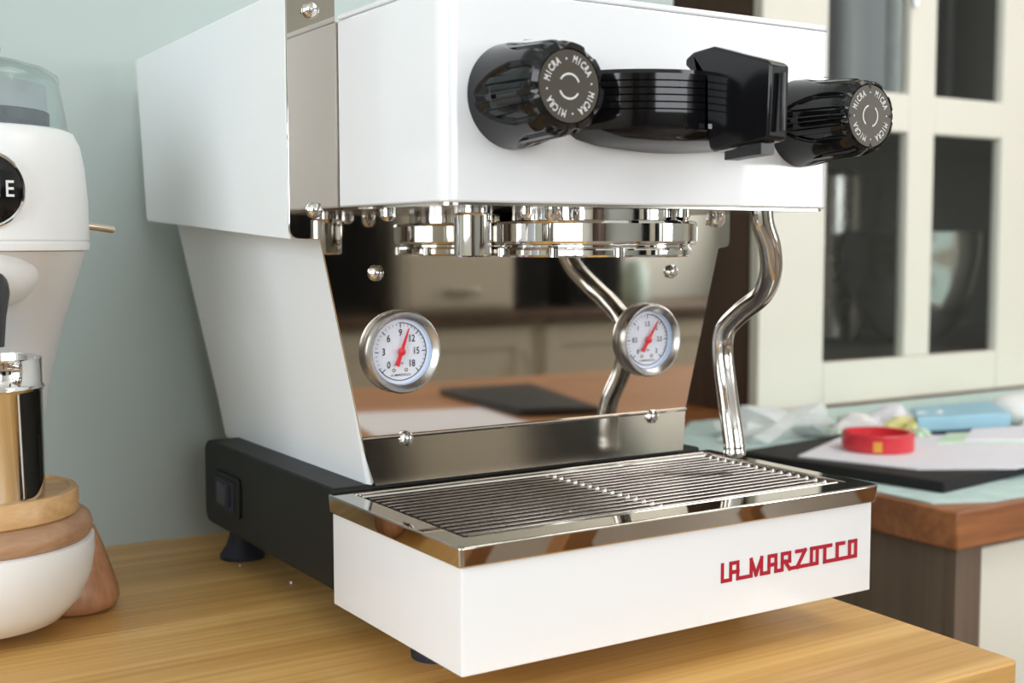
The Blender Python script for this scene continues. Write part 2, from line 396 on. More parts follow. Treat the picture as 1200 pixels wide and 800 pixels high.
# folded lower lip of the plate
b = B()
for (y0, z0), (y1, z1) in (((PY-0.0003, 0.1262), (PY-0.0032, 0.0985)),):
    xs = ((0.0138, 0.2658), (0.0205, 0.2615))
    v = [b.verts.new((xs[0][0], y0, z0)), b.verts.new((xs[0][1], y0, z0)), b.verts.new((xs[1][1], y1, z1)), b.verts.new((xs[1][0], y1, z1)),
         b.verts.new((xs[0][0], y0+0.0015, z0)), b.verts.new((xs[0][1], y0+0.0015, z0)), b.verts.new((xs[1][1], y1+0.0045, z1)), b.verts.new((xs[1][0], y1+0.0045, z1))]
    for f in ((0, 1, 2, 3), (7, 6, 5, 4), (0, 4, 5, 1), (1, 5, 6, 2), (2, 6, 7, 3), (3, 7, 4, 0)): b.faces.new([v[i] for i in f])
tube(b, [(0.0136, PY-0.0004, 0.1268), (0.266, PY-0.0004, 0.1268)], 0.0013, 8)
lip = obj('splash_lip', b, M['lip'], sp)
def screw(x, z, y=PY, r=0.0048, par=sp, rotd=0.0):
    b = lathe(B(), [(0, -0.0048), (r*0.45, -0.0044), (r*0.82, -0.0030), (r, -0.0012), (r, 0)], (0, 0, 0), 'y', 24)
    for s in (-1, 1):            # two halves of the head either side of the slot
        pass
    box(b, -0.0004, 0.0004, -0.0050, -0.0028, -r*0.85, r*0.85, 1)
    bmesh.ops.rotate(b, verts=b.verts, cent=(0, 0, 0), matrix=Matrix.Rotation(rotd, 3, 'Y'))
    bmesh.ops.translate(b, verts=b.verts, vec=(x, y, z))
    return obj('screw', b, [M['chrome'], M['dark_steel']], par)
for u, v, ro in ((442, 320, 0.4), (788, 318, 0.2), (477, 514, 0.0), (765, 488, 0.1), (365, 12, 1.3), (370, 246, 0.5), (838, 258, 0.7)):
    P = at(u, v, 1, PY-0.002); screw(P.x, P.z, rotd=ro)
# side panels (slightly wedge shaped) and the body between them
for side in (-1, 1):
    x0, x1 = (-0.0312, -0.0285) if side < 0 else (0.3032, 0.3062)
    pts = fillet([(0.1275, 0.2465), (0.405, 0.2613), (0.4245, 0.3845), (0.1275, 0.3885)], 0.004, (1, 2))
    if side > 0: pts = fillet([(0.1275, 0.2465), (0.405, 0.2613), (0.4245, 0.371), (0.1275, 0.371)], 0.004, (1, 2))
    obj('side_panel', prism(B(), pts, 'x', x0, x1), M['enamel_matt'], em, bev=0.0008)
obj('head_body', bx(-0.0283, 0.303, 0.1275, 0.40, 0.262, 0.366), M['enamel_matt'], em, bev=0.001)
b = B()
sec = [(-0.0112, 0.2612), (0.0136, 0.1262), (0.0185, 0.094), (0.2615, 0.094), (0.266, 0.1262), (0.297, 0.2612)]
a = [b.verts.new((x, PY+0.0018, z)) for x, z in sec]; c = [b.verts.new((x, 0.398-(0.2612-z)*0.10, z)) for x, z in sec]
b.faces.new(a[::-1]); b.faces.new(c)
for i in range(6): b.faces.new((a[i], a[(i+1) % 6], c[(i+1) % 6], c[i]))
obj('lower_body', b, M['enamel_matt'], em, bev=0.003, seg=3)
# black base with the switch
pts = rrect(0.1262, 0.358, 0.0365, 0.0985, 0.010, 6, (0, 1, 1, 0))
bb_ = obj('black_base', prism(B(), pts, 'x', -0.006, 0.281), M['base_black'], em, bev=0.0022, seg=3)
s0, s1 = at(253, 551, 0, -0.006), at(288, 606, 0, -0.006)
b = prism(B(), rrect(0.281, 0.337, 0.0505, 0.0795, 0.003, 3), 'x', -0.0078, -0.0062)
sf = obj('switch_frame', b, M['base_black'], bb_, bev=0.0006)
b = B(); box(b, -0.0086, -0.0079, 0.290, 0.328, 0.0545, 0.0755); obj('switch_well', b, M['rubber'], bb_)
b = B(); v = [b.verts.new(p) for p in ((-0.0087, 0.297, 0.057), (-0.0087, 0.321, 0.057), (-0.0087, 0.321, 0.073), (-0.0087, 0.297, 0.073), (-0.0120, 0.297, 0.058), (-0.0098, 0.321, 0.058), (-0.0098, 0.321, 0.072), (-0.0120, 0.297, 0.072))]
for f in ((0, 3, 2, 1), (4, 5, 6, 7), (0, 1, 5, 4), (1, 2, 6, 5), (2, 3, 7, 6), (3, 0, 4, 7)): b.faces.new([v[i] for i in f])
obj('power_switch', b, M['switch'], bb_, bev=0.001)
# feet
for (x, y, top) in ((0.0185, 0.347, 0.0364), (0.262, 0.343, 0.0364), (0.034, 0.068, 0.0298), (0.252, 0.066, 0.0298)):
    obj('foot', lathe(B(), [(0, TOP), (0.0165, TOP), (0.0168, TOP+0.003), (0.0120, TOP+0.010), (0.0095, TOP+0.017), (0.0085, top)], (x, y, 0), 'z', 32), M['rubber'], em)
# drip tray box
tb = obj('drip_tray', prism(B(), rrect(-0.0072, 0.2852, -0.0285, 0.1235, 0.0012, 3), 'z', 0.030, 0.0852), M['enamel'], em, bev=0.0006)
# red lettering built as strokes
LG = [
    [(160, 1), (160, 0), (218, 0), (218, 1), (268, 1), (268, 0), (362, 0), (362, 1), (397, 0.02), (435, 1), (435, 0), (487, 0), (487, 1), (535, 1), (535, 0), (580, 0), (580, 1), (632, 1), (632, .48), (600, .48), (632, 0), (785, 0), (785, 1), (920, 1)],
    [(218, .45), (268, .45)], [(487, .45), (535, .45)], [(580, .48), (632, .48)],
    [(680, 1), (740, 1), (684, 0)], [(825, 1), (825, 0), (785, 0)],
    [(878, 1), (878, 0), (1095, 0), (1095, 1), (1052, 1), (1052, 0)], [(965, 0), (965, 1), (1010, 1)],
]
b = B(); yl = -0.0288; nseg = 0
def lg(p):
    q = at(820+p[0]/6, 610+(425-(p[0]-155)*0.197)/6, 1, yl); return Vector((q.x, 0, 0.0534+p[1]*0.0152*0.62))
hw = 0.00108
for st in LG:
    for p, q in zip(st, st[1:]):
        A, C = lg(p), lg(q); d = (C-A).normalized(); nn = Vector((-d.z, 0, d.x))*hw; A = A-d*hw; C = C+d*hw
        vs = []; nseg += 1
        for yy in (yl-0.000012*nseg, yl+0.0002):
            for P in (A-nn, C-nn, C+nn, A+nn): vs.append(b.verts.new((P.x, yy, P.z)))
        for f in ((0, 1, 2, 3), (7, 6, 5, 4), (0, 4, 5, 1), (1, 5, 6, 2), (2, 6, 7, 3), (3, 7, 4, 0)): b.faces.new([vs[i] for i in f])
obj('red_lettering', b, M['red'], tb, smooth=False, label='red LA MARZOCCO lettering')
# steel rim of the tray
def frame(bm, o, i_, z0, z1, low=None):   # o, i_ : outlines with equal vertex count; low: outer outline at the bottom
    n = len(o); A = [bm.verts.new((p[0], p[1], z0)) for p in (low or o)]; Bq = [bm.verts.new((p[0], p[1], z1)) for p in o]
    Cq = [bm.verts.new((p[0], p[1], z1)) for p in i_]; D = [bm.verts.new((p[0], p[1], z0)) for p in i_]
    for k in range(n):
        j = (k+1) % n
        for P, Q in ((A, Bq), (Bq, Cq), (Cq, D), (D, A)): bm.faces.new((P[k], P[j], Q[j], Q[k]))
    return bm
rim = obj('tray_rim', frame(B(), rrect(-0.0102, 0.2882, -0.0318, 0.1250, 0.0028, 4), rrect(0.0040, 0.2772, -0.0135, 0.1180, 0.002, 4), 0.0852, 0.0962, rrect(-0.0092, 0.2872, -0.0306, 0.1250, 0.0028, 4)), M['mirror'], em, bev=0.0011, seg=3)
b = frame(B(), rrect(0.0038, 0.2774, -0.0137, 0.1182, 0.002, 4), rrect(0.0052, 0.2760, -0.0123, 0.1168, 0.002, 4), 0.0853, 0.0945)
obj('tray_basin', b, M['dark_steel'], rim)
obj('tray_floor', bx(0.0052, 0.2760, -0.0123, 0.1168, 0.0853, 0.0858), mat('tray_floor', (0.022, 0.012, 0.011), 0.35), rim)
# grate: frame rods, 16 cross bars, centre and end ribs
gf = B()
for y in (-0.0096, 0.1142): tube(gf, [(0.0070, y, 0.0942), (0.2740, y, 0.0942)], 0.0017, 10)
for x in (0.0072, 0.1400, 0.2738): box(gf, x-0.0012, x+0.0012, -0.009, 0.1135, 0.0905, 0.0925)
grate = obj('grate_frame', gf, M['steel'], em)
NB = 15; pitch = 0.1225/(NB+1); me0 = None
for k in range(NB):
    y = -0.0092+pitch*(k+1)
    if me0 is None:
        b = prism(B(), [(-0.0011, 0.0936), (0.0011, 0.0936), (0.0013, 0.0943), (0.0009, 0.0947), (-0.0009, 0.0947), (-0.0013, 0.0943)], 'x', 0.0085, 0.2725)
        for x in (0.1400, 0.2718):
            lathe(b, [(0.0017, 0.0925), (0.0017, 0.0946), (0.0012, 0.0955), (0, 0.0959)], (x, 0, 0), 'z', 10)
        o = obj('grate_bar', b, M['bar'], em, origin=(0, 0, 0), angle=50); me0 = o
        o.location = Vector((0, y, 0))-em.location
    else:
        o = me0.copy(); COL.objects.link(o); o.parent = em; o.location = Vector((0, y, 0))-em.location
# water drops on the grate
for i, (u, v) in enumerate(((727, 603), (752, 565), (803, 562), (668, 598))):
    P = at(u, v, 2, 0.0955); r = 0.0011
    o = obj('water_drop', lathe(B(), [(r, 0), (r*0.9, r*0.5), (r*0.5, r*0.85), (0, r)], (P.x, P.y, 0.0949), 'z', 12), M['water'])
    tag(o, ['water drop near the front middle of the drip grate', 'water drop at the centre rib of the drip grate, towards the back', 'water drop right of the centre rib, furthest back on the grate', 'water drop left of the centre rib on the drip grate'][i], 'water drop', 'water drops on the drip grate')
# group head
gx, gy = 0.1378, 0.060
g = obj('group_head', lathe(B(), [(0.050, 0.2634), (0.050, 0.2572), (0.0585, 0.2572), (0.0605, 0.2566), (0.0611, 0.2552), (0.0611, 0.2452), (0.0604, 0.2438), (0.0588, 0.2432), (0.0562, 0.2428), (0.0562, 0.2418), (0.0572, 0.2412), (0.0576, 0.2402), (0.0576, 0.2374), (0.0570, 0.2364), (0.0555, 0.2360), (0.046, 0.2360), (0.044, 0.2400), (0, 0.2410)], (gx, gy, 0), 'z', 128), M['chrome'], em, angle=14)
# little bayonet lugs at the lower collar
for th in (math.radians(a_) for a_ in (-150, -112, -20, 30, 160)):
    obj('lug', lathe(B(), [(0, -0.001), (0.0036, -0.0008), (0.0036, 0.004), (0, 0.0042)], (gx+0.0565*math.cos(th), gy+0.0565*math.sin(th), 0.2372), 'z', 14), M['chrome'], g)
b = lathe(B(), [(0.0, 0.2372), (0.0085, 0.2368), (0.0100, 0.2376), (0.0101, 0.2385), (0.0101, 0.2590), (0.0094, 0.2600), (0.0080, 0.2606), (0.0080, 0.2634)], (0.0347, 0.030, 0), 'z', 48)
obj('water_spout', b, M['chrome'], em, angle=14)
# steam wand
wp = [(892, 236, .014), (894, 262, .014), (902, 290, .0145), (903, 320, .020), (893, 345, .034), (868, 366, .055), (850, 386, .070), (847, 412, .0735), (851, 450, .069), (856, 490, .0600), (860, 520, .0555), (861, 536, .0545)]
P = [at(u, v, 1, y) for u, v, y in wp]; P = catmull(P, 8)
rs = [0.0069]*len(P)
rs[-8:] = [0.0071, 0.0071, 0.0069, 0.0074, 0.0074, 0.0072, 0.0069, 0.0064]; rs = rs[:len(P)-1]+[0.0048]
wand = obj('steam_wand', tube(B(), P, rs, 24), mat('wand_steel', (0.62, 0.60, 0.57), 0.13, 1.0, rv=0.06, ns=60), em, angle=60)
if False: obj('wand_collar', lathe(B(), [(0.0095, 0.0), (0.0095, -0.006), (0.0074, -0.009)], (P[0].x, P[0].y, 0.2634), 'z', 28), M['chrome'], wand)

# gauges
def gauge(u, v, labels, val, dial_label):
    c = at(u, v, 1, PY-0.006); cx, cz = c.x, c.z; R0 = 0.0252
    k = obj('pressure_gauge', lathe(B(), [(R0, 0), (R0+0.0002, -0.004), (R0-0.0003, -0.0060), (R0-0.0010, -0.0072), (R0-0.0018, -0.0072), (R0-0.0024, -0.0062), (R0-0.0044, -0.0040), (R0-0.0050, -0.0036), (R0-0.0051, 0.0)], (cx, PY, cz), 'y', 96), M['brushed'], em, label=dial_label)
    r = 0.0200
    obj('blue_sheen_wall', lathe(B(), [(r+0.0001, -0.0036), (r-0.0003, -0.0004)], (cx, PY, cz), 'y', 64), M['blue_sheen_wall'], k)
    obj('dial', lathe(B(), [(0, -0.0006), (r, -0.0006), (r, -0.0001)], (cx, PY, cz), 'y', 64), M['dial'], k)
    def P2(a, rad, y=-0.0009): return (cx+rad*math.cos(a), PY+y, cz+rad*math.sin(a))
    b = B()
    def quad(pts): b.faces.new([b.verts.new(p) for p in pts])
    N = 60; R1, R2 = 0.0173, 0.0178
    for i in range(N):          # the circle line, open at the lower left
        a, c_ = math.radians(94-240*i/N), math.radians(94-240*(i+1)/N)
        quad([P2(a, R1), P2(c_, R1), P2(c_, R2), P2(a, R2)])
    nm = len(labels)-1
    for i in range(nm*5+1):
        a = math.radians(225-270*i/(nm*5)); big = i % 5 == 0
        rl = 0.0147 if big else 0.0158; hw_ = 0.00026 if big else 0.00012
        d = Vector((-math.sin(a), 0, math.cos(a)))*hw_
        p, q = Vector(P2(a, rl)), Vector(P2(a, 0.0174)); quad([p-d, q-d, q+d, p+d])
    sz = 0.0060 if len(labels[1]) < 3 and nm == 6 and len(labels[3]) < 3 else 0.0046
    for i, t in enumerate(labels):
        a = math.radians(225-270*i/nm); rad = 0.0114 - (0.0006 if len(t) > 1 else 0)
        mx = Matrix.Translation((cx+rad*math.cos(a)*1.0, PY-0.0009, cz+rad*math.sin(a))) @ Matrix.Rotation(PI/2, 4, 'X') @ Matrix.Diagonal((0.80, 1, 1, 1)) @ Matrix.Scale(sz, 4)
        text(b, t, mx, 0.012)
    text(b, 'bar', Matrix.Translation((cx+0.0008, PY-0.0009, cz-0.0070)) @ Matrix.Rotation(PI/2, 4, 'X') @ Matrix.Scale(0.0022, 4), 0.0)
    text(b, 'LA MARZOCCO', Matrix.Translation((cx, PY-0.0009, cz-0.0143)) @ Matrix.Rotation(PI/2, 4, 'X') @ Matrix.Scale(0.0019, 4), 0.01)
    obj('dial_print', b, M['ink'], k, smooth=False)
    b = B()
    for s in (-1, 1): lathe(b, [(0.0007, -0.0010), (0.0012, -0.0010), (0.0012, -0.0006)], (cx+s*0.0042-0.0004, PY, cz-0.0112), 'y', 16)
    obj('dial_rivet', b, M['brass'], k)
    a = math.radians(225-270*val/nm); d = Vector((math.cos(a), 0, math.sin(a))); nrm = Vector((-d.z, 0, d.x)); c0 = Vector((cx, PY-0.0022, cz))
    b = B()
    pts = [d*0.0150+nrm*0.0003, d*0.0150-nrm*0.0003, -nrm*0.0012, -d*0.0050-nrm*0.0012, -d*0.0092-nrm*0.0016, -d*0.0092+nrm*0.0016, -d*0.0050+nrm*0.0012, nrm*0.0012]
    lo = [b.verts.new(c0+p) for p in pts]; hi = [b.verts.new(c0+p+Vector((0, -0.0005, 0))) for p in pts]
    b.faces.new(lo); b.faces.new(hi[::-1])
    for i in range(8): b.faces.new((lo[i], lo[(i+1) % 8], hi[(i+1) % 8], hi[i]))
    lathe(b, [(0.0024, 0), (0.0024, -0.0010), (0.0012, -0.0014), (0, -0.0014)], (cx, PY-0.0022, cz), 'y', 24)
    obj('needle', b, M['needle'], k)
    obj('glass', lathe(B(), [(0, -0.0042), (r+0.0002, -0.0040)], (cx, PY, cz), 'y', 48), M['dial_glass'], k)
    return k
gauge(474, 412.5, ['0', '3', '6', '9', '12', '15', '18'], 10.35/3, 'left steel gauge marked 0 to 18')
gauge(764, 398.5, ['0', '0.5', '1', '1.5', '2', '2.5', '3'], 1.86/0.5, 'right steel gauge marked 0 to 3')

# the two knobs
def knob(cx, cz, length, r0, r1, phase, lab):
    NT, NL = 360, 48; b = B(); rings = []
    for j in range(NL+1):
        t = j/NL; y = -length*t; ring = []
        for i in range(NT):
            th = 2*PI*i/NT; r = r0+(r1-r0)*t
            # rounded shoulder at the outer end
            if t > 0.80: r -= (0.0028*((t-0.80)/0.20)**2)*(1+0.9*max(0, math.cos(8*(th-phase))))
            # four recesses with a parabolic outline that widen outwards, finely ribbed inside
            ph = ((th-phase+PI/4) % (PI/2))-PI/4
            tt = (t-0.10)/0.90
            if tt > 0:
                wd = math.radians(37)*math.sqrt(min(1, tt*1.7))
                e = min(1.0, max(0.0, (wd-abs(ph))/math.radians(2.5)))
                if e > 0:
                    ribs = 0.5+0.5*math.cos(ph/math.radians(74)*2*PI*4)
                    r -= e*(0.0026-0.0014*min(1, max(0, (ribs-0.45)*5)))*min(1, tt*5)*min(1, (1-t)*12)
            ring.append(b.verts.new((cx+r*math.cos(th), y, cz+r*math.sin(th))))
        rings.append(ring)
    for A, C in zip(rings, rings[1:]):
        for i in range(NT): b.faces.new((A[i], A[(i+1) % NT], C[(i+1) % NT], C[i]))
    # face ring with four notches
    inner = [b.verts.new((cx+0.0182*math.cos(2*PI*i/NT), -length-0.0008, cz+0.0182*math.sin(2*PI*i/NT))) for i in range(NT)]
    dip = [b.verts.new((cx+0.0180*math.cos(2*PI*i/NT), -length+0.001, cz+0.0180*math.sin(2*PI*i/NT))) for i in range(NT)]
    for i in range(NT):
        j = (i+1) % NT; b.faces.new((rings[-1][i], rings[-1][j], inner[j], inner[i])); b.faces.new((inner[i], inner[j], dip[j], dip[i]))
    b.faces.new(dip)
    k = obj('knob', b, M['gloss_black'], em, label=lab, angle=50)
    obj('knob_cap', lathe(B(), [(0, -length-0.0008), (0.0174, -length-0.0008), (0.0177, -length-0.0003), (0.0177, -length+0.001)], (cx, 0, cz), 'y', 64), M['cap'], k)
    b = B(); yy = -length-0.00095
    for q in range(4):          # black tabs biting into the cap
        a = phase+q*PI/2; pts = [(0.0186, -0.10), (0.0186, 0.10), (0.0150, 0.0)]
        f = [b.verts.new((cx+rad*math.cos(a+da), yy, cz+rad*math.sin(a+da))) for rad, da in pts]; b.faces.new(f)
    if lab.startswith('left'): b.free()
    else: obj('cap_notch', b, M['base_black'], k, smooth=False)
    b = B(); word = 'MICRA'
    for q in range(4):
        mid = phase+PI/4+q*PI/2
        for i, ch in enumerate(word):
            a = mid-(i-2)*math.radians(11.2)
            mx = Matrix.Translation((cx+0.0132*math.cos(a), yy, cz+0.0132*math.sin(a))) @ Matrix.Rotation(PI/2, 4, 'X') @ Matrix.Rotation(a-PI/2, 4, 'Z') @ Matrix.Diagonal((0.72, 1.05, 1, 1)) @ Matrix.Scale(0.0048, 4)
            text(b, ch, mx, 0.02)
        a = mid+PI/4+PI/2*0
        lathe(b, [(0, 0), (0.0005, 0)], (cx+0.0132*math.cos(a), yy, cz+0.0132*math.sin(a)), 'y', 8)
    for s in (0, 1):            # the two arcs in the middle
        a0 = phase+PI*s+0.25
        for i in range(12):
            t0, t1 = a0+i*2.2/12, a0+(i+1)*2.2/12; ra, rb = 0.0055, 0.0064
            b.faces.new([b.verts.new((cx+r*math.cos(t), yy, cz+r*math.sin(t))) for r, t in ((ra, t0), (ra, t1), (rb, t1), (rb, t0))])
    obj('cap_lettering', b, M['print_w'], k, smooth=False)
    for q in range(4):          # arrow mark at the root of each recess
        b = B()
        a = phase+q*PI/2; rr = r0-0.0008
        p = lambda y, da: b.verts.new((cx+rr*math.cos(a+da), y, cz+rr*math.sin(a+da)))
        b.faces.new([p(-length*0.30, 0), p(-length*0.42, 0.10), p(-length*0.42, -0.10)])
        obj('arrow_mark', b, M['satin_black'], k, smooth=False)
    return k
knob(0.0412, 0.3195, 0.050, 0.0272, 0.0242, math.radians(188), 'left black knob, turned a little')
knob(0.2480, 0.3160, 0.053, 0.0262, 0.0228, math.radians(92), 'right black knob beside the paddle')

# paddle housing: drum standing out of the cover
hx, hz0, hz1 = 0.137, 0.3025, 0.3350
prof = [(0.050, hz1), (0.0660, hz1-0.0008), (0.0678, hz1-0.0030)]
for i in range(1, 6):
    z = hz1-0.003-(0.0220)*i/6; prof += [(0.0678, z+0.0004), (0.0671, z), (0.0678, z-0.0004)]
prof += [(0.0678, hz0+0.006), (0.0664, hz0+0.001), (0.060, hz0-0.003), (0.048, hz0-0.006), (0.022, hz0-0.0085)]
b = lathe(B(), prof, (hx, 0.022, 0), 'z', 96, 0, math.radians(198), math.radians(342))
hs = obj('paddle_housing', b, M['gloss_black'], em, angle=25)
# silver stop inside the slot of the housing
b = B()
for k_ in range(8):
    a0 = math.radians(262+k_*3); a1 = math.radians(265+k_*3); r = 0.0684
    q = [(hx+r*math.cos(a), 0.022+r*math.sin(a), z) for a, z in ((a0, 0.3040), (a1, 0.3040), (a1, 0.3066), (a0, 0.3066))]
    b.faces.new([b.verts.new(p) for p in q])
obj('slot_stop', b, M['chrome'], hs)
# the hook-shaped paddle
out = [(812, 86), (803, 77), (804, 68), (812, 61), (836, 54), (898, 70), (903, 74), (900, 158), (897, 163), (836, 178), (832, 176), (831, 94), (829, 88)]
Q = [at(u, v, 0, 0.132) for u, v in out]
b = B()
lo = [b.verts.new((0.132, q.y, q.z)) for q in Q]; hi = [b.verts.new((0.1450, q.y, q.z-0.0006)) for q in Q]
b.faces.new(lo); b.faces.new(hi[::-1]); n = len(Q)
for i in range(n): b.faces.new((lo[i], lo[(i+1) % n], hi[(i+1) % n], hi[i]))
bmesh.ops.triangulate(b, faces=[f for f in b.faces if len(f.verts) > 4])
pd = obj('paddle', b, M['gloss_black'], em, bev=0.0016, seg=3)
b = prism(B(), [(-0.085, 0.2885), (-0.058, 0.2870), (-0.058, 0.2915), (-0.085, 0.2940)], 'x', 0.1345, 0.1435); obj('paddle_pad', b, M['satin_black'], pd)
b = bx(0.1375, 0.1395, -0.0968, -0.0940, 0.299, 0.328); 
obj('paddle_rib', b, M['satin_black'], pd, bev=0.0006)

# ================================================================== GRINDER
gc = Vector((-0.1845, 0.2490, 0)); GS = 0.972
gr = thing('coffee_grinder', 'white grinder with clear hopper and round black badge at left', 'grinder', (gc.x, gc.y, 0))
X, Y = gc.x, gc.y
fw = (Vector((gc.x, gc.y))-Vector((CP.x, CP.y))).normalized()      # direction the grinder faces away from
obj('base_bowl', lathe(B(), [(0, 0.006), (0.035, 0.0065), (0.050, 0.011), (0.0615, 0.023), (0.0680, 0.038), (0.0702, 0.052), (0.0700, 0.0605), (0.0675, 0.0615), (0, 0.0615)], (X, Y, 0), 'z', 96), M['white_ceramic'], gr, angle=50)
obj('wood_ring', lathe(B(), [(0, 0.0616), (0.0668, 0.0617), (0.0690, 0.0650), (0.0693, 0.0690), (0.0675, 0.0740), (0.0640, 0.0765), (0, 0.0766)], (X, Y, 0), 'z', 96), M['walnut_turned'], gr, angle=50)
obj('wood_plate', lathe(B(), [(0, 0.0767), (0.0600, 0.0768), (0.0612, 0.0780), (0.0612, 0.0905), (0.0600, 0.0920), (0.0565, 0.0922), (0.0550, 0.0908), (0.0, 0.0905)], (X, Y, 0), 'z', 96), M['oak_turned'], gr, angle=40)
for k_, (x, y) in enumerate(((X+0.066, Y+0.026), (X-0.060, Y+0.034), (X-0.012, Y+0.068))):
    obj('wooden_foot', lathe(B(), [(0, 0), (0.018, 0.0003), (0.0250, 0.0030), (0.0272, 0.0085), (0.0262, 0.016), (0.0225, 0.028), (0.0175, 0.043), (0.0125, 0.056), (0.006, 0.0605), (0.0, 0.061)], (x, y, 0), 'z', 40), M['foot_wood'], gr, angle=60)
# column: elliptical rings whose centres move back towards the foot
b = B(); rings = []
for z, sh, r in ((0.078, 0.074, 0.040), (0.10, 0.074, 0.0415), (0.13, 0.071, 0.0465), (0.16, 0.065, 0.0515), (0.19, 0.050, 0.0580), (0.215, 0.027, 0.0640), (0.233, 0.007, 0.0680), (0.2395, 0.001, 0.0695)):
    rings.append([b.verts.new((X+fw.x*sh+r*math.cos(2*PI*i/72), Y+fw.y*sh+r*math.sin(2*PI*i/72), z)) for i in range(72)])
for A, C in zip(rings, rings[1:]):
    for i in range(72): b.faces.new((A[i], A[(i+1) % 72], C[(i+1) % 72], C[i]))
b.faces.new(rings[0][::-1])
obj('column', b, M['white_ceramic'], gr, angle=60)
hd = obj('grinder_head', lathe(B(), [(0.0700, 0.2397), (0.0716, 0.2402), (0.0721, 0.2430), (0.0721, 0.2445), (0.0711, 0.2450), (0.0712, 0.2458), (0.0720, 0.2464), (0.0717, 0.270), (0.0702, 0.290), (0.0678, 0.3035), (0.0640, 0.3112), (0.060, 0.3130), (0, 0.3130)], (X, Y, 0), 'z', 96), M['white_ceramic'], gr, angle=50)
# lever
P0 = Vector((X+0.068, Y-0.005, 0.2560)); P1 = Vector((X+0.088, Y-0.008, 0.2528))
obj('lever', tube(B(), [P0-(P1-P0)*0.5, P1-(P1-P0)*0.06, P1], [0.0022, 0.0024, 0.0016], 14), M['satin_brass'], gr)
# badge facing the front of the worktop; the letters that show are the end of the word
def on_head(ang, z, r): return Vector((X+r*math.cos(ang), Y+r*math.sin(ang), z))
bc_ang = math.atan2(CP.y-Y, CP.x-X)+math.radians(8.6)
bd = Vector((math.cos(bc_ang), math.sin(bc_ang), 0)); bt = Vector((-bd.y, bd.x, 0)); bctr = Vector((X, Y, 0))+bd*0.0712; bctr.z = 0.2745
BM_ = Matrix((( bt.x, 0, bd.x, bctr.x), (bt.y, 0, bd.y, bctr.y), (0, 1, 0, bctr.z), (0, 0, 0, 1)))
def dome(bm, prof, n=64):
    for r, t in (): pass
    lathe(bm, prof, (0, 0, 0), 'z', n); bmesh.ops.transform(bm, matrix=BM_, verts=bm.verts); return bm
bg = obj('badge', dome(B(), [(0, -0.004), (0.0208, -0.004), (0.0208, 0.0014), (0.0200, 0.0018), (0, 0.0020)]), M['gloss_black'], gr)
obj('badge_ring', dome(B(), [(0.0206, -0.004), (0.0222, -0.004), (0.0222, 0.0018), (0.0214, 0.0026), (0.0204, 0.0022)]), M['chrome'], bg)
b = B()
for i, ch in enumerate('HOME'):
    text(b, ch, BM_ @ Matrix.Translation(((i-1.5)*0.0088, 0, 0.0023)) @ Matrix.Diagonal((0.85, 1.05, 1, 1)) @ Matrix.Scale(0.0125, 4), 0.01)
obj('badge_lettering', b, M['print_w'], bg, smooth=False)
# chute bulge with black outlet
cc = Vector((X, Y, 0))-Vector((fw.x, fw.y, 0))*0.026
rt = Vector((math.cos(YAW), math.sin(YAW), 0))
ch_ = obj('chute_housing', lathe(B(), [(0.0, 0.2030), (0.018, 0.2045), (0.032, 0.2110), (0.0405, 0.2220), (0.0425, 0.2300), (0.0425, 0.2393), (0, 0.2394)], (cc.x, cc.y, 0), 'z', 48), M['white_ceramic'], gr, angle=60)
oc = cc-Vector((fw.x, fw.y, 0))*0.034+rt*0.010
b = B(); tube(b, [oc+Vector((fw.x*0.01, fw.y*0.01, 0.222)), oc+Vector((0, 0, 0.216)), oc+Vector((-fw.x*0.006, -fw.y*0.006, 0.203)), oc+Vector((-fw.x*0.006, -fw.y*0.006, 0.186))], [0.013, 0.0135, 0.0110, 0.0095], 24)
obj('outlet', b, M['satin_black'], gr)
# hopper
hp = obj('hopper', lathe(B(), [(0.0590, 0.3132), (0.0608, 0.3140), (0.0605, 0.3170), (0.0580, 0.3330), (0.0560, 0.3420), (0.0550, 0.3422), (0.0575, 0.3320), (0.0598, 0.3170), (0.0590, 0.3150)], (X, Y, 0), 'z', 96), M['hopper'], gr, angle=60)
obj('hopper_lid', lathe(B(), [(0.0570, 0.3424), (0.0562, 0.3460), (0.0500, 0.3500), (0.0380, 0.3535), (0.0200, 0.3555), (0.0, 0.3560), (0, 0.3548), (0.020, 0.3543), (0.037, 0.3523), (0.048, 0.3490), (0.054, 0.3450), (0.055, 0.3424)], (X, Y, 0), 'z', 96), M['hopper'], gr, angle=60)
obj('lid_knob', lathe(B(), [(0.0, 0.3561), (0.010, 0.3562), (0.011, 0.3590), (0.024, 0.3610), (0.024, 0.3625), (0, 0.3630)], (X, Y, 0), 'z', 48), M['hopper'], gr)
obj('hopper_band', lathe(B(), [(0.0, 0.3132), (0.0500, 0.3133), (0.0505, 0.3145), (0.0505, 0.3235), (0.0495, 0.3240), (0, 0.3240)], (X, Y, 0), 'z', 72), M['dark_band'], gr, label='dark grey band inside the clear hopper')
obj('hopper_insert', lathe(B(), [(0.0, 0.3241), (0.0495, 0.3241), (0.0485, 0.3400), (0.047, 0.3405), (0, 0.3405)], (X, Y, 0), 'z', 72), M['grey_plastic'], gr)

gr.scale = (GS, GS, GS); gr.location.z = TOP
